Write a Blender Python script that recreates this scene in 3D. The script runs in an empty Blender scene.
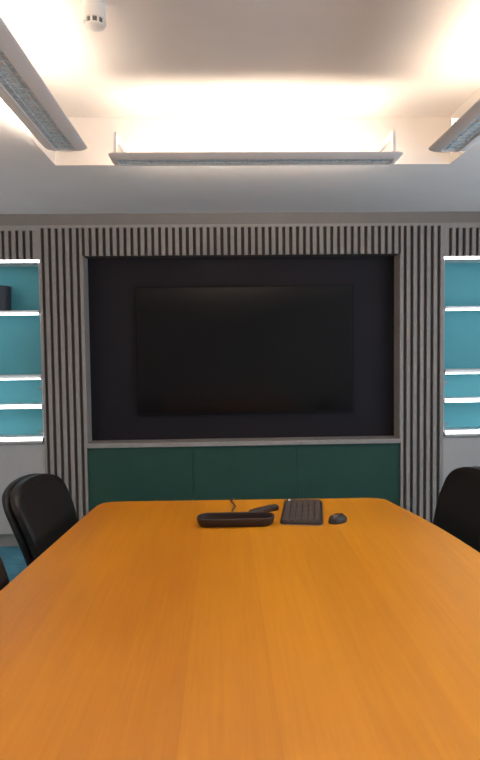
import bpy, bmesh, math, random
from mathutils import Vector, Matrix
random.seed(4)
scene = bpy.context.scene
COL = scene.collection
H = 1.48                     # camera height above the carpet
FRONT = 4.5                  # distance of the feature wall's front face

# ------------------------------------------------------------------ materials
def mat(name, col, rough=.6, metal=0., spec=.5, coat=0., noise=0., nscale=40., bump=0., bscale=200., emis=None, estr=0.):
    m = bpy.data.materials.new(name); m.use_nodes = True
    n, l = m.node_tree.nodes, m.node_tree.links
    b = n['Principled BSDF']
    b.inputs['Roughness'].default_value = rough
    b.inputs['Metallic'].default_value = metal
    b.inputs['Specular IOR Level'].default_value = spec
    b.inputs['Coat Weight'].default_value = coat
    b.inputs['Base Color'].default_value = (*col, 1)
    tc = n.new('ShaderNodeTexCoord')
    if noise:
        t = n.new('ShaderNodeTexNoise'); t.inputs['Scale'].default_value = nscale; t.inputs['Detail'].default_value = 4
        l.new(tc.outputs['Object'], t.inputs['Vector'])
        r = n.new('ShaderNodeValToRGB')
        r.color_ramp.elements[0].position = .3; r.color_ramp.elements[1].position = .7
        r.color_ramp.elements[0].color = (*[c * (1 - noise) for c in col], 1)
        r.color_ramp.elements[1].color = (*[min(1, c * (1 + noise)) for c in col], 1)
        l.new(t.outputs['Fac'], r.inputs['Fac']); l.new(r.outputs['Color'], b.inputs['Base Color'])
    if bump:
        t = n.new('ShaderNodeTexNoise'); t.inputs['Scale'].default_value = bscale; t.inputs['Detail'].default_value = 3
        l.new(tc.outputs['Object'], t.inputs['Vector'])
        bp = n.new('ShaderNodeBump'); bp.inputs['Strength'].default_value = bump; bp.inputs['Distance'].default_value = .002
        l.new(t.outputs['Fac'], bp.inputs['Height']); l.new(bp.outputs['Normal'], b.inputs['Normal'])
    if emis:
        b.inputs['Emission Color'].default_value = (*emis, 1); b.inputs['Emission Strength'].default_value = estr
    return m

WARM = (1.0, .87, .72)
M = {}
M['ceiling'] = mat('ceiling_paint', (.83, .78, .76), .9, spec=.2, noise=.02, nscale=3)
M['coffer'] = mat('coffer_paint', (.77, .70, .645), .9, spec=.2, noise=.015, nscale=3)
M['wall'] = mat('wall_paint', (.68, .66, .64), .9, spec=.2, noise=.03, nscale=4)
M['carpet'] = mat('blue_carpet', (.07, .22, .31), .95, spec=.1, noise=.25, nscale=9, bump=.6, bscale=300)
M['slat'] = mat('grey_oak_slat', (.335, .295, .272), .6, spec=.3, noise=.07, nscale=25)
M['backing'] = mat('dark_backing_board', (.11, .088, .078), .9, spec=.1)
M['frieze'] = mat('shaded_taupe_board', (.235, .205, .19), .7, spec=.3, noise=.04, nscale=6)  # board tone darkened to hold the contact shade under the ceiling
M['cabinet'] = mat('grey_laminate', (.485, .455, .44), .55, spec=.3, noise=.03, nscale=5)
M['counter'] = mat('pale_counter', (.82, .82, .83), .4)
M['plinth'] = mat('plinth_grey', (.30, .28, .26), .7)
M['teal'] = mat('teal_panel', (.115, .42, .49), .6, spec=.3, noise=.03, nscale=3)
M['green'] = mat('dark_green_panel', (.020, .066, .048), .6, spec=.3, noise=.08, nscale=5)
M['niche'] = mat('charcoal_panel', (.018, .0155, .0195), .5, spec=.12)
M['tvbezel'] = mat('tv_bezel', (.005, .0045, .005), .4, spec=.15)
M['tvscreen'] = mat('tv_screen', (.0060, .0045, .0048), .16, spec=.22)
M['led'] = mat('led_lit_strip', (1, 1, 1), .5, emis=(.93, .97, 1.0), estr=6.5)  # shelf light strips, also the glow of the lit countertop
M['shelf'] = mat('white_shelf', (.80, .80, .80), .5, spec=.3)
M['tube'] = mat('lamp_tube', (1, 1, 1), .5, emis=WARM, estr=100.)
M['fixture'] = mat('fixture_enamel', (.74, .69, .66), .5, spec=.3)
M['fixin'] = mat('fixture_inside', (.85, .83, .8), .5, spec=.3)
M['louvre'] = mat('louvre_metal', (.70, .76, .79), .35, metal=.4, noise=.15, nscale=60)
M['louvreback'] = mat('louvre_backing', (.62, .66, .68), .5, metal=.2, noise=.25, nscale=90)
M['plastic'] = mat('cream_plastic', (.80, .76, .72), .5)
M['slot'] = mat('detector_slot', (.12, .11, .10), .7)
M['leather'] = mat('black_leather', (.0065, .0045, .0042), .45, spec=.33, bump=.25, bscale=120)
M['shell'] = mat('chair_shell', (.006, .005, .006), .5, spec=.3)
M['chrome'] = mat('dull_chrome', (.5, .5, .5), .25, metal=1)
M['darkplastic'] = mat('dark_plastic', (.020, .014, .012), .5, spec=.4)
M['traym'] = mat('dark_brown_leatherette', (.024, .011, .008), .5, spec=.4, bump=.2, bscale=200)
M['key'] = mat('keyboard_keys', (.055, .040, .036), .6)
M['kedge'] = mat('keyboard_edge', (.30, .25, .22), .4, metal=.4)
M['pot'] = mat('charcoal_tub', (.030, .036, .048), .55)
M['cable'] = mat('dark_cable', (.03, .012, .01), .6)
M['steel'] = mat('brushed_steel', (.25, .25, .25), .4, metal=1)

def wood(name):
    m = bpy.data.materials.new(name); m.use_nodes = True
    n, l = m.node_tree.nodes, m.node_tree.links
    b = n['Principled BSDF']
    b.inputs['Roughness'].default_value = .34
    b.inputs['Specular IOR Level'].default_value = .36
    b.inputs['Coat Weight'].default_value = .03; b.inputs['Coat Roughness'].default_value = .22
    tc = n.new('ShaderNodeTexCoord')
    # veneer leaves: strips along the table, darker on the left, lighter on the right
    sx = n.new('ShaderNodeSeparateXYZ'); l.new(tc.outputs['Object'], sx.inputs[0])
    leaf = n.new('ShaderNodeMapRange'); leaf.inputs['From Min'].default_value = -.9; leaf.inputs['From Max'].default_value = .9
    l.new(sx.outputs['X'], leaf.inputs['Value'])
    wn = n.new('ShaderNodeValToRGB'); wn.color_ramp.interpolation = 'CONSTANT'
    tones = [(-.9, .05), (-.62, .16), (-.43, .10), (-.21, .36), (-.01, .66), (.17, .50), (.36, .80), (.55, .66), (.72, .78)]
    while len(wn.color_ramp.elements) < len(tones): wn.color_ramp.elements.new(.5)
    for e_, (x_, v_) in zip(wn.color_ramp.elements, tones):
        e_.position = (x_ + .9) / 1.8; e_.color = (v_, v_, v_, 1)
    l.new(leaf.outputs['Result'], wn.inputs['Fac'])
    mp = n.new('ShaderNodeMapping'); mp.inputs['Scale'].default_value = (34, 1.6, 10); l.new(tc.outputs['Object'], mp.inputs['Vector'])
    t = n.new('ShaderNodeTexNoise'); t.inputs['Scale'].default_value = 1.6; t.inputs['Detail'].default_value = 6; t.inputs['Distortion'].default_value = .8
    l.new(mp.outputs[0], t.inputs['Vector'])
    mp2 = n.new('ShaderNodeMapping'); mp2.inputs['Scale'].default_value = (2.2, .9, 1); l.new(tc.outputs['Object'], mp2.inputs['Vector'])
    t2 = n.new('ShaderNodeTexNoise'); t2.inputs['Scale'].default_value = 1.3; t2.inputs['Detail'].default_value = 2
    l.new(mp2.outputs[0], t2.inputs['Vector'])
    a = n.new('ShaderNodeMath'); a.operation = 'MULTIPLY_ADD'; a.inputs[1].default_value = .26; l.new(t.outputs['Fac'], a.inputs[0])
    c = n.new('ShaderNodeMath'); c.operation = 'MULTIPLY_ADD'; c.inputs[1].default_value = .30; l.new(t2.outputs['Fac'], c.inputs[0]); l.new(a.outputs[0], c.inputs[2])
    w = n.new('ShaderNodeMath'); w.operation = 'MULTIPLY'; w.inputs[1].default_value = .30; l.new(wn.outputs['Color'], w.inputs[0])
    l.new(w.outputs[0], a.inputs[2])
    r = n.new('ShaderNodeValToRGB')
    r.color_ramp.elements[0].position = .15; r.color_ramp.elements[1].position = .75
    r.color_ramp.elements[0].color = (.36, .118, .006, 1); r.color_ramp.elements[1].color = (.66, .278, .014, 1)
    l.new(c.outputs[0], r.inputs['Fac']); l.new(r.outputs['Color'], b.inputs['Base Color'])
    return m
M['wood'] = wood('honey_oak_veneer')

# ------------------------------------------------------------------ mesh helpers
def box(bm, x0, x1, y0, y1, z0, z1, bev=0.):
    r = bmesh.ops.create_cube(bm, size=1)
    vs = r['verts']
    for v in vs:
        v.co = Vector((x0 + (v.co.x + .5) * (x1 - x0), y0 + (v.co.y + .5) * (y1 - y0), z0 + (v.co.z + .5) * (z1 - z0)))
    if bev:
        es = list({e for v in vs for e in v.link_edges})
        bmesh.ops.bevel(bm, geom=es, offset=bev, segments=2, affect='EDGES', profile=.5)

def loft(bm, rings, cap0=True, cap1=True, closed=False):
    vr = [[bm.verts.new(p) for p in ring] for ring in rings]
    n = len(vr[0])
    pairs = list(zip(vr[:-1], vr[1:])) + ([(vr[-1], vr[0])] if closed else [])
    for a, b in pairs:
        for i in range(n):
            bm.faces.new((a[i], a[(i + 1) % n], b[(i + 1) % n], b[i]))
    if not closed:
        if cap0: bm.faces.new(list(reversed(vr[0])))
        if cap1: bm.faces.new(vr[-1])

def rrect(hx, hy, r, z, cx=0, cy=0, seg=5):
    pts = []
    r = max(min(r, hx - 1e-4, hy - 1e-4), 1e-4)
    for sx, sy, a0 in ((1, 1, 0), (-1, 1, 90), (-1, -1, 180), (1, -1, 270)):
        for k in range(seg + 1):
            a = math.radians(a0 + 90 * k / seg)
            pts.append(Vector((cx + sx * (hx - r) + r * math.cos(a), cy + sy * (hy - r) + r * math.sin(a), z)))
    return pts

def circ(r, z, cx=0, cy=0, n=32):
    return [Vector((cx + r * math.cos(2 * math.pi * k / n), cy + r * math.sin(2 * math.pi * k / n), z)) for k in range(n)]

def tube(bm, pts, r, n=8, r1=None):
    rings = []
    for i, p in enumerate(pts):
        p = Vector(p)
        d = (Vector(pts[min(i + 1, len(pts) - 1)]) - Vector(pts[max(i - 1, 0)])).normalized()
        u = d.orthogonal().normalized() if abs(d.z) > .9 else d.cross(Vector((0, 0, 1))).normalized()
        v = d.cross(u)
        rr = r if r1 is None else r + (r1 - r) * i / (len(pts) - 1)
        rings.append([p + (u * math.cos(2 * math.pi * k / n) + v * math.sin(2 * math.pi * k / n)) * rr for k in range(n)])
    loft(bm, rings)

def obj(name, bm, m, parent=None, smooth=False, label=None, loc=None):
    me = bpy.data.meshes.new(name)
    bmesh.ops.recalc_face_normals(bm, faces=bm.faces)
    bm.to_mesh(me); bm.free()
    me.materials.append(m)
    o = bpy.data.objects.new(name, me); COL.objects.link(o)
    if smooth:
        for p in me.polygons: p.use_smooth = True
        me.set_sharp_from_angle(angle=math.radians(40))
    if parent: o.parent = parent
    if loc: o.location = loc
    if label: o['label'] = label
    return o

def bxo(name, m, dims, parent=None, bev=0., label=None):
    bm = bmesh.new(); box(bm, *dims, bev); return obj(name, bm, m, parent, label=label)

def thing(name, label, cat, loc=(0, 0, 0), rz=0, group=None):
    o = bpy.data.objects.new(name, None); COL.objects.link(o)
    o.empty_display_size = .1
    o.location = loc; o.rotation_euler = (0, 0, rz); o['label'] = label; o['category'] = cat
    if group: o['group'] = group
    return o

def struct(o): o['kind'] = 'structure'; return o

def copy_tree(o, parent=None):
    c = o.copy(); COL.objects.link(c)
    c.parent = parent
    for ch in [x for x in list(bpy.data.objects) if x.parent == o]: copy_tree(ch, c)
    return c

# ------------------------------------------------------------------ room shell
XL, XR, YB, YF = -2.75, 3.05, -2.6, 5.0
ZC = H + 1.01               # lower ceiling
ZT = H + 1.268              # coffer ceiling
CX0, CX1, CY0, CY1 = -.897, 1.274, -.30, 3.345
struct(bxo('floor', M['carpet'], (XL, XR, YB, YF, -.1, 0)))
bm = bmesh.new()
box(bm, XL, CX0, YB, YF, ZC, ZC + .06); box(bm, CX1, XR, YB, YF, ZC, ZC + .06)
box(bm, CX0, CX1, CY1, YF, ZC, ZC + .06); box(bm, CX0, CX1, YB, CY0, ZC, ZC + .06)
ceiling = struct(obj('ceiling', bm, M['ceiling']))
bm = bmesh.new()
t = .03
box(bm, CX0 - t, CX1 + t, CY0 - t, CY1 + t, ZT, ZT + .06)
box(bm, CX0 - t, CX0 , CY0 - t, CY1 + t, ZC+.06, ZT); box(bm, CX1, CX1 + t, CY0 - t, CY1 + t, ZC+.06, ZT)
box(bm, CX0, CX1, CY1, CY1 + t, ZC+.06, ZT); box(bm, CX0, CX1, CY0 - t, CY0, ZC+.06, ZT)
coffer = obj('ceiling_coffer', bm, M['coffer'], ceiling)
# painted lining of the recess edge
bm = bmesh.new(); e = .004
box(bm, CX0, CX0 + e, CY0, CY1, ZC, ZC + .06); box(bm, CX1 - e, CX1, CY0, CY1, ZC, ZC + .06)
box(bm, CX0 + e, CX1 - e, CY1 - e, CY1, ZC, ZC + .06); box(bm, CX0 + e, CX1 - e, CY0, CY0 + e, ZC, ZC + .06)
obj('coffer_edge', bm, M['coffer'], ceiling)

struct(bxo('wall_back', M['wall'], (XL, XR, YF, YF + .1, 0, ZC)))
struct(bxo('wall_rear', M['wall'], (XL, XR, YB - .1, YB, 0, ZC)))
# side walls, each with a long unseen window added to brighten the room
WZ0, WZ1 = .85, 2.30
def side_wall(side, xw, y0, y1, wn):
    a, b = (xw, xw + .1) if side > 0 else (xw - .1, xw)
    bm = bmesh.new()
    box(bm, a, b, YB, y0, 0, ZC); box(bm, a, b, y1, YF, 0, ZC)
    box(bm, a, b, y0, y1, 0, WZ0); box(bm, a, b, y0, y1, WZ1, ZC)
    struct(obj('wall_right' if side > 0 else 'wall_left', bm, M['wall']))
    bm = bmesh.new(); n = 3; st = (y1 - y0 - .05) / n
    for k in range(n + 1): box(bm, a + .02, b - .02, y0 + k * st, y0 + k * st + .05, WZ0, WZ1)
    for z in (WZ0, WZ1 - .05):
        for k in range(n): box(bm, a + .02, b - .02, y0 + k * st + .05, y0 + (k + 1) * st, z, z + .05)
    struct(obj(wn, bm, M['plastic']))
side_wall(1, XR, -2.0, 3.3, 'fill_window_1')
side_wall(-1, XL, -2.0, 3.3, 'fill_window_2')

# ------------------------------------------------------------------ feature wall
NX0, NX1 = -1.03, 1.345      # screen niche
SL, SR = -1.343, 1.672       # inner edges of the two shelf openings
ZS = H + .928                # top of the slats
PITCH = .0512; SW = .0275
struct(bxo('trim_1', M['frieze'], (XL, XR, FRONT - .0, FRONT + .05, ZS + .0, ZC)))

def slat_panel(x0, x1, z0, z1, firstgap, ngap, label, rail=.02, name='slat_panel'):
    """grey slats with dark gaps; x0..x1 is the panel, gaps listed by centre"""
    cx = (x0 + x1) / 2
    t = thing(name, label, 'wall panel', (cx, FRONT, z0), 0, 'slatted panels of the feature wall')
    h = z1 - z0
    bxo('backing_board', M['backing'], (x0 - cx, x1 - cx, .022, .04, 0, h), t)
    bm = bmesh.new()
    g = PITCH - SW
    cuts = [firstgap + k * PITCH for k in range(ngap)]
    edges = [x0] + sum([[c - g / 2, c + g / 2] for c in cuts], []) + [x1]
    for i in range(0, len(edges), 2):
        a, b = max(edges[i], x0), min(edges[i + 1], x1)
        if b - a > .002: box(bm, a - cx, b - cx, 0, .022, 0, h - rail, .0015)
    obj('slats', bm, M['slat'], t)
    bxo('top_rail', M['slat'], (x0 - cx, x1 - cx, 0, .022, h - rail, h), t)
    return t
slat_panel(SL, NX0, 0, ZS, -1.316, 6, 'tall grey vertical slat panel left of the black screen, down to the floor')
slat_panel(NX1, SR, 0, ZS, 1.377, 6, 'tall grey vertical slat panel right of the black screen, behind the right chair')
ZN1 = H + .703
ZSH = H + .682
slat_panel(NX0, NX1, ZN1, ZS, NX0 + .0115, 47, 'long band of short grey slats directly above the black screen')
slat_panel(XL + .05, SL, ZSH, ZS, -1.400 - 26 * PITCH, 27, 'short slat band above the left teal shelves', .037)
slat_panel(SR, XR - .05, ZSH, ZS, 1.720, 26, 'short slat band above the right teal shelves', .037)

# screen niche
ND = .155
ZL = H - .692                # ledge top front
s = thing('screen_niche', 'shallow grey-edged niche with charcoal back panel framing the big screen', 'wall niche', ((NX0 + NX1) / 2, FRONT, ZL - .035))
cx = (NX0 + NX1) / 2; z0 = ZL - .035
bxo('back_panel', M['niche'], (NX0 - cx, NX1 - cx, ND, ND + .02, .035, ZN1 - z0), s, label='charcoal back panel')
bxo('reveal', M['slat'], (NX0 - cx - .012 + .012, NX0 - cx + .008, .001, ND, .035, ZN1 - z0), s)
bxo('reveal', M['slat'], (NX1 - cx - .008, NX1 - cx, .001, ND, .035, ZN1 - z0), s)
bxo('head', M['backing'], (NX0 - cx + .008, NX1 - cx - .008, .041, ND, ZN1 - z0, ZN1 - z0 + .01), s)
bxo('ledge', M['slat'], (NX0 - cx, NX1 - cx, -.006, ND, 0, .035), s, .003)
# green panel below
g = thing('green_wall_panel', 'dark green flush panel below the screen, behind the far end of table', 'wall panel', (cx, FRONT, 0))
seams = [NX0, NX0 + (NX1 - NX0) / 3, NX0 + 2 * (NX1 - NX0) / 3, NX1]
for a, b in zip(seams[:-1], seams[1:]):
    bxo('panel', M['green'], (a - cx + .0012, b - cx - .0012, .02, .04, .08, z0 - .002), g)
bxo('plinth', M['plinth'], (NX0 - cx, NX1 - cx, .03, .05, 0, .08), g)

# television
SCY = FRONT + ND
tx0, tx1, tz0, tz1 = -.664, 1.012, H - .500, H + .488
tcx, tcz = (tx0 + tx1) / 2, (tz0 + tz1) / 2
tv = thing('television', 'large black flat television mounted in the charcoal niche, switched off', 'television', (tcx, SCY - .03, tcz))
hw, hh = (tx1 - tx0) / 2, (tz1 - tz0) / 2
bxo('housing', M['tvbezel'], (-hw + .01, hw - .01, .004, .03, -hh + .01, hh - .01), tv, .003)
bm = bmesh.new()
b = .012
for d in ((-hw, hw, -.002, .004, hh - b, hh), (-hw, hw, -.002, .004, -hh, -hh + b * 1.4), (-hw, -hw + b, -.002, .004, -hh + b * 1.4, hh - b), (hw - b, hw, -.002, .004, -hh + b * 1.4, hh - b)):
    box(bm, *d)
obj('bezel', bm, M['tvbezel'], tv)
bxo('screen', M['tvscreen'], (-hw + b, hw - b, 0, .004, -hh + b * 1.4, hh - b), tv, label='dark glossy screen')

# ------------------------------------------------------------------ shelf units and cabinets
SD = .24                     # shelf depth
def shelf_unit(xi, xo, side, label):
    """xi = inner edge next to the slats, xo = far edge out of frame"""
    x0, x1 = min(xi, xo), max(xi, xo); cx = (x0 + x1) / 2; w = (x1 - x0) / 2
    y = FRONT + .01
    t = thing('shelving_unit', label, 'shelving', (cx, y, .80))
    Z = lambda h: h - .80
    bxo('back_panel', M['teal'], (-w, w, SD, SD + .018, Z(.832), Z(ZSH)), t, label='teal back panel')
    for sx in (-1, 1):
        inner = (sx > 0) == (side < 0)
        bxo('side_panel', M['cabinet'], ((w - .018) * sx if sx > 0 else -w, w if sx > 0 else -(w - .018), .028, SD, Z(.832), Z(ZSH)), t)
    ww = w - .018
    # top board with its strip of light
    tb = bxo('top_board', M['shelf'], (-ww, ww, .045, SD, Z(ZSH) - .018, Z(ZSH)), t)
    bxo('led_lit_strip', M['led'], (-w + .002, w - .002, 0.018, .030, Z(H + .664), Z(H + .681)), tb, label='white strip glowing as the lit countertop')
    for k, (h, led, th) in enumerate(((H + .287, .013, .020), (H - .198, .008, .024), (H - .421, .027, .020))):
        sh = bxo('shelf', M['shelf'], (-ww, ww, .0, SD, Z(h), Z(h) + th), t)
        bxo('led_lit_strip', M['led'], (-ww, ww, -.004, .004, Z(h) - (led if k < 2 else 0) + (.0 if k == 2 else 0), Z(h) + (.0 if k < 2 else led)), sh, label='white strip glowing as the lit countertop')  # lowest strip rises above its board, glowing for the lit shelf top
    # small metal clips at the inner upright
    xx = (ww if side < 0 else -ww)
    for h in (H - .268, H - .595):
        bm = bmesh.new()
        box(bm, min(xx, xx + side * .045), max(xx, xx + side * .045), .05, .056, Z(h), Z(h) + .005)
        box(bm, min(xx, xx + side * .03), max(xx, xx + side * .03), .05, .062, Z(h) - .022, Z(h) - .008)
        obj('bracket', bm, M['steel'], t, label='small steel bracket')
    return t
shelf_unit(SL, XL + .25, -1, 'recessed teal shelving left of the slats, with white light strips')
shelf_unit(SR, XR - .25, 1, 'recessed teal shelving right of the slats, with white light strips')

def cabinet(xi, xo, side, label, group='low grey cabinets under the teal shelves'):
    x0, x1 = min(xi, xo), max(xi, xo); cx = (x0 + x1) / 2; w = (x1 - x0) / 2
    t = thing('base_cabinet', label, 'cabinet', (cx, FRONT, 0))
    bxo('body', M['cabinet'], (-w, w, .04, SD + .03, .10, .795), t)
    bxo('plinth', M['plinth'], (-w, w, .06, .08, 0, .10), t)
    nd = 3; dw = (2 * w) / nd
    for k in range(nd):
        d = bxo('door', M['cabinet'], (-w + k * dw + .002, -w + (k + 1) * dw - .002, .02, .04, .105, .785), t, .0015)
    return t
cabinet(SL - .001, XL + .05, -1, 'low grey cabinet under the left teal shelves, behind the left chair')
cabinet(SR + .001, XR - .05, 1, 'low grey cabinet under the right teal shelves, behind the right chair')
def counter(xi, xo, label):
    x0, x1 = min(xi, xo), max(xi, xo); cx = (x0 + x1) / 2; w = (x1 - x0) / 2
    t = thing('countertop', label, 'countertop', (cx, FRONT, .795))
    bxo('slab', M['counter'], (-w, w, .004, SD + .03, .003, .035), t)
    bxo('front_edge', M['cabinet'], (-w, w, .0, .004, .003, .0225), t, label='grey front edge')
    bxo('led_lit_strip', M['led'], (-w, w, -.002, .004, .023, .048), t, label='white strip glowing as the lit countertop')  # glow stands in for the countertop surface lit from above
counter(SL - .016, XL + .05, 'pale countertop with glowing strip for its lit top on the left low cabinet')
counter(SR + .016, XR - .05, 'pale countertop with glowing strip for its lit top on the right low cabinet')

# round charcoal tub on the left shelf
bm = bmesh.new()
loft(bm, [circ(r, z) for r, z in ((.088, 0), (.092, .004), (.099, .17), (.100, .176), (.100, .186), (.096, .192), (.06, .194))])
tb = obj('storage_tub', bm, M['pot'], smooth=True, loc=(-1.70, FRONT + .13, H + .287 + .020))
tb['label'] = 'round charcoal tub at left frame edge on a teal shelf'; tb['category'] = 'tub'

# ------------------------------------------------------------------ table
TH = H - .75
right = [(2.955, .72), (2.945, .765), (2.925, .797), (2.861, .813), (2.785, .829), (2.611, .867), (2.443, .896), (2.283, .916), (2.132, .930), (1.9, .944), (1.55, .952)]
left = [(2.978, -.50), (2.976, -.565), (2.955, -.605), (2.91, -.624), (2.788, -.639), (2.537, -.660), (2.304, -.680), (2.034, -.702), (1.881, -.714), (1.7, -.724), (1.55, -.728)]
YM = 1.5
out = [(x, y) for y, x in right] + [(x, 2 * YM - y) for y, x in reversed(right[:-1])]
out += [(x, 2 * YM - y) for y, x in left] + [(x, y) for y, x in reversed(left[:-1])]
tcx = .11
pts = [Vector((x - tcx, y - YM, 0)) for x, y in out]
def inset(pts, d, z):
    c = Vector((0, 0, 0)); r = []
    for p in pts:
        r.append(Vector((p.x - d * (1 if p.x > 0 else -1), p.y - d * (1 if p.y > 0 else -1), z)))
    return r
table = thing('conference_table', 'long honey oak boat-shaped conference table filling the foreground', 'table', (tcx, YM, 0))
bm = bmesh.new()
loft(bm, [inset(pts, d, z) for d, z in ((.012, TH - .032), (.004, TH - .028), (0, TH - .020), (0, TH - .008), (.0015, TH - .003), (.005, TH), )])
obj('tabletop', bm, M['wood'], table)
for sy in (-1, 1):
    bm = bmesh.new()
    box(bm, -.28, .28, sy * .85 - .03, sy * .85 + .03, .04, TH - .032, .004)
    box(bm, -.36, .36, sy * .85 - .06, sy * .85 + .06, 0, .04, .006)
    obj('pedestal', bm, M['wood'], table)
bxo('stretcher', M['wood'], (-.02, .02, -.82, .82, .35, .55), table, .003)

# ------------------------------------------------------------------ chairs
def make_chair():
    """faces +X; origin on the floor under the seat centre"""
    t = thing('conference_chair', '', 'chair')
    # backrest cushion: front faces +x, leaning back
    def back(bm, xf, thick, hw, z0, z1, top_r, bulge):
        # grid of stations up the back; closed cross sections in plan
        rings = []
        N = 40
        for i in range(N + 1):
            f = 1 - (1 - i / N) ** 1.6
            z = z0 + (z1 - z0) * f
            # outline half width, rounded at the top
            ht = z1 - z
            if ht < top_r:
                q = max(0., 1 - ht / top_r) ** 2.6
                w = hw * max(0.0, 1 - q) ** (1 / 2.6)
            else: w = hw
            w *= (.84 + .16 * min(1, f * 1.5))
            w = max(w, .03)
            lean = -.33 * (z - z0) + .02 * math.sin(math.pi * f)
            th = thick * (1 if ht > .03 else .45 + .55 * (ht / .03))
            ring = []
            K = 24
            for k in range(K):
                a = 2 * math.pi * k / K
                ca, sa = math.cos(a), math.sin(a)
                ex = math.copysign(abs(ca) ** .55, ca); ey = math.copysign(abs(sa) ** .45, sa)
                y = ey * w
                ring.append(Vector((xf + lean + ex * th / 2 + bulge * (y / hw) ** 2, y, z)))
            rings.append(ring)
        loft(bm, rings)
    bm = bmesh.new(); back(bm, -.215, .060, .254, .47, .923, .105, .020)
    o = obj('backrest', bm, M['leather'], t, True)
    bm = bmesh.new(); back(bm, -.242, .042, .262, .44, .923, .112, .020)
    obj('back_shell', bm, M['shell'], t, True)
    bm = bmesh.new()
    loft(bm, [rrect(hx, hy, .06, z) for hx, hy, z in ((.20, .20, .385), (.235, .235, .395), (.245, .24, .43), (.235, .235, .465), (.20, .20, .478))])
    obj('seat', bm, M['leather'], t, True)
    bm = bmesh.new(); tube(bm, [(0, 0, .385), (0, 0, .25)], .028, 16); tube(bm, [(0, 0, .25), (0, 0, .10)], .018, 16)
    obj('gas_column', bm, M['chrome'], t, True)
    for k in range(5):
        a = 2 * math.pi * k / 5 + .3
        bm = bmesh.new(); tube(bm, [(.02 * math.cos(a), .02 * math.sin(a), .11), (.30 * math.cos(a), .30 * math.sin(a), .075)], .024, 8, .014)
        l = obj('leg', bm, M['shell'], t, True)
        bm = bmesh.new()
        c = Vector((.30 * math.cos(a), .30 * math.sin(a), .03))
        tn = Vector((-math.sin(a), math.cos(a), 0))
        tube(bm, [c - tn * .022, c + tn * .022], .03, 14)
        obj('castor', bm, M['shell'], l, True)
    return t
def place(t, x, y, rz, label):
    t.location = (x, y, 0); t.rotation_euler = (0, 0, rz); t['label'] = label; t['group'] = 'black chairs around the conference table'
chair = make_chair()
c2 = copy_tree(chair); c3 = copy_tree(chair)
CH = [(-.505, 2.62, math.radians(-6)), (-.492, 1.775, 0), (.808, 2.62, math.pi + math.radians(3))]
place(chair, *CH[0], 'black leather chair at the far left side of the table')
place(c2, *CH[1], 'black chair nearest the camera, its back just showing at left frame edge')
place(c3, *CH[2], 'black leather chair at the right side of the table, before the right cabinet')

# ------------------------------------------------------------------ things on the table
# oval tray
def stad(hx, hy, z, n=10):
    pts = []
    for s, a0 in ((1, -90), (-1, 90)):
        for k in range(n + 1):
            a = math.radians(a0 + 180 * k / n)
            pts.append(Vector((s * (hx - hy) + hy * math.cos(a), hy * math.sin(a), z)))
    return pts
bm = bmesh.new()
loft(bm, [stad(0.154, .044, 0), stad(0.162, .051, .006), stad(0.167, .056, .024), stad(0.167, .056, .036), stad(0.164, .053, .038),
          stad(0.160, .049, .036), stad(0.158, .047, .012), stad(0.150, .040, .008)])
o = obj('oval_tray', bm, M['traym'], smooth=True, loc=(.046, 2.545, TH)); o['label'] = 'dark brown oval tray with raised rim on the far end of the table'; o['category'] = 'tray'
o.rotation_euler = (0, 0, math.radians(.5))
# remote behind the tray
rm = thing('remote_control', 'slim dark remote control lying askew behind the oval tray', 'remote control', (.180, 2.725, TH), math.radians(38))
bm = bmesh.new(); loft(bm, [rrect(hx, hy, r, z) for hx, hy, r, z in ((.078, .017, .01, 0), (.082, .020, .012, .006), (.082, .020, .012, .018), (.076, .015, .01, .023))])
obj('body', bm, M['darkplastic'], rm, True)
bm = bmesh.new()
for i in range(6):
    for j in (-1, 0, 1):
        box(bm, -.055 + i * .018, -.055 + i * .018 + .009, j * .009 - .003, j * .009 + .003, .023, .025)
obj('buttons', bm, M['key'], rm)
# cable
bm = bmesh.new()
tube(bm, [(.048, 2.974, TH + .004), (.030, 2.93, TH + .004), (.044, 2.87, TH + .004), (.050, 2.82, TH + .004), (.036, 2.76, TH + .004), (.030, 2.70, TH + .004), (.034, 2.635, TH + .004)], .0035, 8)
o = obj('cable', bm, M['cable'], smooth=True); o['label'] = 'thin dark cable from the table edge to the oval tray'; o['category'] = 'cable'
# keyboard
kb = thing('keyboard', 'dark slim keyboard lying lengthwise between the oval tray and the mouse', 'keyboard', (.353, 2.690, TH), math.radians(-9))
hx, hy = .090, .186
bm = bmesh.new(); loft(bm, [rrect(hx, hy, .02, z) for z in (0, .004)] ); obj('base', bm, M['kedge'], kb, label='pale lower edge')
bm = bmesh.new(); loft(bm, [rrect(hx + .001, hy + .001, .02, .004), rrect(hx + .001, hy + .001, .02, .012), rrect(hx - .003, hy - .003, .02, .015)]); obj('case', bm, M['darkplastic'], kb)
bm = bmesh.new()
for i in range(6):
    for j in range(17):
        x = -hx + .010 + i * .0272; y = -hy + .010 + j * .0215
        box(bm, x, x + .0235, y, y + .0180, .015, .019)
obj('keys', bm, M['key'], kb)
bm = bmesh.new(); box(bm, -.072, -.062, .150, .176, .0192, .0205); obj('painted_glint', bm, M['shelf'], kb, label='small white glint built as a pale block')  # glint on the keys, modelled as a white block
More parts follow.
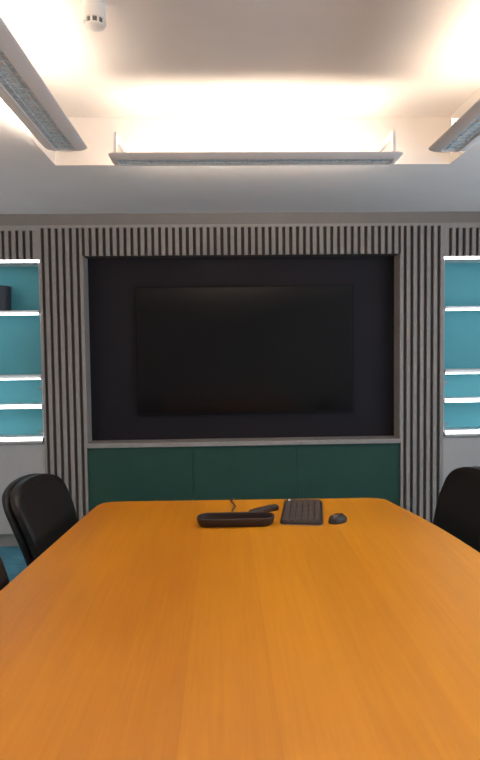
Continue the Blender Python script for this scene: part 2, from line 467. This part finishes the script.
# mouse
ms = thing('computer_mouse', 'small dark mouse on the table right of the keyboard', 'mouse', (.488, 2.548, TH), math.radians(38))
bm = bmesh.new()
rings = []
for f, w, z in ((1, 1, 0), (1.02, 1.03, .006), (.98, .98, .015), (.86, .86, .024), (.64, .66, .031), (.34, .36, .035)):
    rings.append([Vector((.050 * f * math.cos(a) - .004 * (z > .02), .031 * w * math.sin(a), z)) for a in [2 * math.pi * k / 24 for k in range(24)]])
loft(bm, rings); obj('body', bm, M['darkplastic'], ms, True)
bm = bmesh.new(); loft(bm, [[p + Vector((-.018, 0, 0)) for p in circ(.014, z)] for z in (.028, .0345)] ); obj('top_spot', bm, M['kedge'], ms, True, label='pale grey top')  # pale grey spot on top of the mouse
bm = bmesh.new(); tube(bm, [(.024, -.003, .027), (.024, .003, .027)], .007, 12); obj('wheel', bm, M['key'], ms, True)

# ------------------------------------------------------------------ light fittings
LZ = H + .932
DOWN = 2.4
def light(cx, cy, length, rz, label, reach, fin):
    t = thing('pendant_light', label, 'light fitting', (cx, cy, LZ), rz, 'linear lights hanging in the ceiling recess')
    L = length / 2
    ar = bpy.data.lights.new('downlight', 'AREA'); ar.shape = 'RECTANGLE'; ar.size = length - .1; ar.size_y = .08
    ar.energy = DOWN * length; ar.color = (1, .88, .74); ar.spread = math.radians(115)
    ao = bpy.data.objects.new('downlight', ar); COL.objects.link(ao); ao.parent = t; ao.location = (0, 0, -.002)
    bm = bmesh.new()
    prof = [(.046, .035, 0.0, .02), (.052, .030, .0, .022), (.088, .006, .010, .032), (.0985, .0, .016, .036), (.0995, .0, .020, .036),
            (.0965, .003, .020, .034), (.0955, .003, .017, .034), (.087, .009, .013, .03), (.052, .033, .004, .022), (.046, .036, .010, .02)]
    loft(bm, [rrect(L - dl, hw, r, z) for hw, dl, z, r in prof], closed=True)
    obj('housing', bm, M['fixture'], t, True)
    # louvre
    bxo('diffuser', M['louvreback'], (-L + .037, L - .037, -.046, .046, .0085, .0100), t, label='blue-grey perforated diffuser')
    bm = bmesh.new()
    x = -L + .055
    while x < L - .05:
        box(bm, x, x + .003, -.044, .044, .004, .0085); x += .042
    for y in (-.022, .020): box(bm, -L + .04, L - .04, y, y + .002, .004, .0085)
    obj('louvre', bm, M['louvre'], t)
    bxo('tray', M['fixin'], (-L + .037, L - .037, -.046, .046, .0102, .013), t)
    # tubes and holders
    bm = bmesh.new(); tube(bm, [(-L + .050, .050, .021), (L - .050, .050, .021)], .0075, 12); obj('lamp_tube', bm, M['tube'], t, True, label='glowing warm white tube')
    bxo('cutoff_fin', M['fixin'], (-L + .035, L - .035, .028, .031, .013, fin), t)  # added fin, height set per fitting to cut the tube's glow inward
    for sx in (-1, 1):
        bm = bmesh.new()
        pr = [Vector((0, (.046 * math.cos(a)) + .02, .013 + .024 * math.sin(a))) for a in [math.pi * k / 14 for k in range(15)]]
        x = sx * (L - .030)
        loft(bm, [[p + Vector((x - .004, 0, 0)) for p in pr], [p + Vector((x + .004, 0, 0)) for p in pr]])
        obj('end_plate', bm, M['fixin'], t)
        bm = bmesh.new()
        q = sx * (L - .020)
        box(bm, q - .008, q + .008, .012, .026, .013, .16); box(bm, q - .008, q + .008, .026, reach, .148, .16)
        obj('wall_bracket', bm, M['fixin'], t)
    return t
light(.178, 3.045, 1.44, 0, 'long linear light across the far edge of the ceiling recess', .298, .051)
light(.178, -.03, 1.41, math.pi, 'linear light across the near edge of the ceiling recess, above the camera', .268, .042)
light(-.717, 1.52, 2.76, math.pi / 2, 'linear light along the left side of the ceiling recess, beside the smoke detector', .178, .039)
light(1.098, 1.54, 2.78, -math.pi / 2, 'linear light along the right side of the ceiling recess', .174, .041)

# smoke detector
sd = thing('smoke_detector', 'round cream smoke detector on the recessed ceiling near the left light', 'smoke detector', (-.449, 2.26, ZT))
sd.scale = (.88, .88, 1.0)
bm = bmesh.new(); loft(bm, [circ(r, z) for r, z in ((.050, 0), (.050, -.012), (.044, -.016), (.044, -.066), (.046, -.069))]); obj('base', bm, M['plastic'], sd, True)
bm = bmesh.new(); loft(bm, [circ(r, z) for r, z in ((.040, -.058), (.040, -.088))]); obj('sensor_core', bm, M['slot'], sd, True, label='dark slotted band')
bm = bmesh.new()
for k in range(10):
    a = 2 * math.pi * k / 10 + .2
    d = Vector((math.cos(a), math.sin(a), 0)); n_ = Vector((-math.sin(a), math.cos(a), 0))
    c = d * .0425
    vs = [c + n_ * s * .004 + d * q for s, q in ((-1, -.003), (1, -.003), (1, .003), (-1, .003))]
    loft(bm, [[v + Vector((0, 0, -.067)) for v in vs], [v + Vector((0, 0, -.087)) for v in vs]])
obj('vent_ribs', bm, M['plastic'], sd)
bm = bmesh.new(); loft(bm, [circ(r, z) for r, z in ((.043, -.086), (.042, -.089), (.036, -.092), (.020, -.094))]); obj('cap', bm, M['plastic'], sd, True)

# ------------------------------------------------------------------ world, camera, colour
w = bpy.data.worlds.new('window_fill'); scene.world = w; w.use_nodes = True  # invented sky, tinted per side to fill the room through the added windows
bg = w.node_tree.nodes['Background']; wn_, wl = w.node_tree.nodes, w.node_tree.links
tc = wn_.new('ShaderNodeTexCoord'); sx = wn_.new('ShaderNodeSeparateXYZ'); wl.new(tc.outputs['Generated'], sx.inputs[0])
mr = wn_.new('ShaderNodeMapRange'); mr.inputs['From Min'].default_value = -.6; mr.inputs['From Max'].default_value = .6
wl.new(sx.outputs['X'], mr.inputs['Value'])
cr = wn_.new('ShaderNodeValToRGB'); cr.color_ramp.elements[0].color = (.50, .395, .32, 1); cr.color_ramp.elements[1].color = (.96, 1.12, 1.28, 1)
wl.new(mr.outputs['Result'], cr.inputs['Fac']); wl.new(cr.outputs['Color'], bg.inputs['Color'])
bg.inputs['Strength'].default_value = 3.6

yaw, pit, rol = .02818813, .05097263, -.01217338
F = Vector((math.sin(yaw) * math.cos(pit), math.cos(yaw) * math.cos(pit), -math.sin(pit)))
Rt = Vector((math.cos(yaw), -math.sin(yaw), 0)); U = Rt.cross(F)
R2 = math.cos(rol) * Rt + math.sin(rol) * U; U2 = -math.sin(rol) * Rt + math.cos(rol) * U
cam = bpy.data.cameras.new('camera'); co = bpy.data.objects.new('camera', cam); COL.objects.link(co)
mm = Matrix((R2, U2, -F)).transposed().to_4x4(); mm.translation = Vector((0, 0, H))
co.matrix_world = mm
cam.sensor_fit = 'VERTICAL'; cam.sensor_height = 24; cam.lens = 600 / 760 * 24; cam.clip_start = .02
scene.camera = co
vs = scene.view_settings
vs.view_transform = 'Standard'; vs.look = 'None'; vs.gamma = 1; vs.use_curve_mapping = False
vs.exposure = 0.0
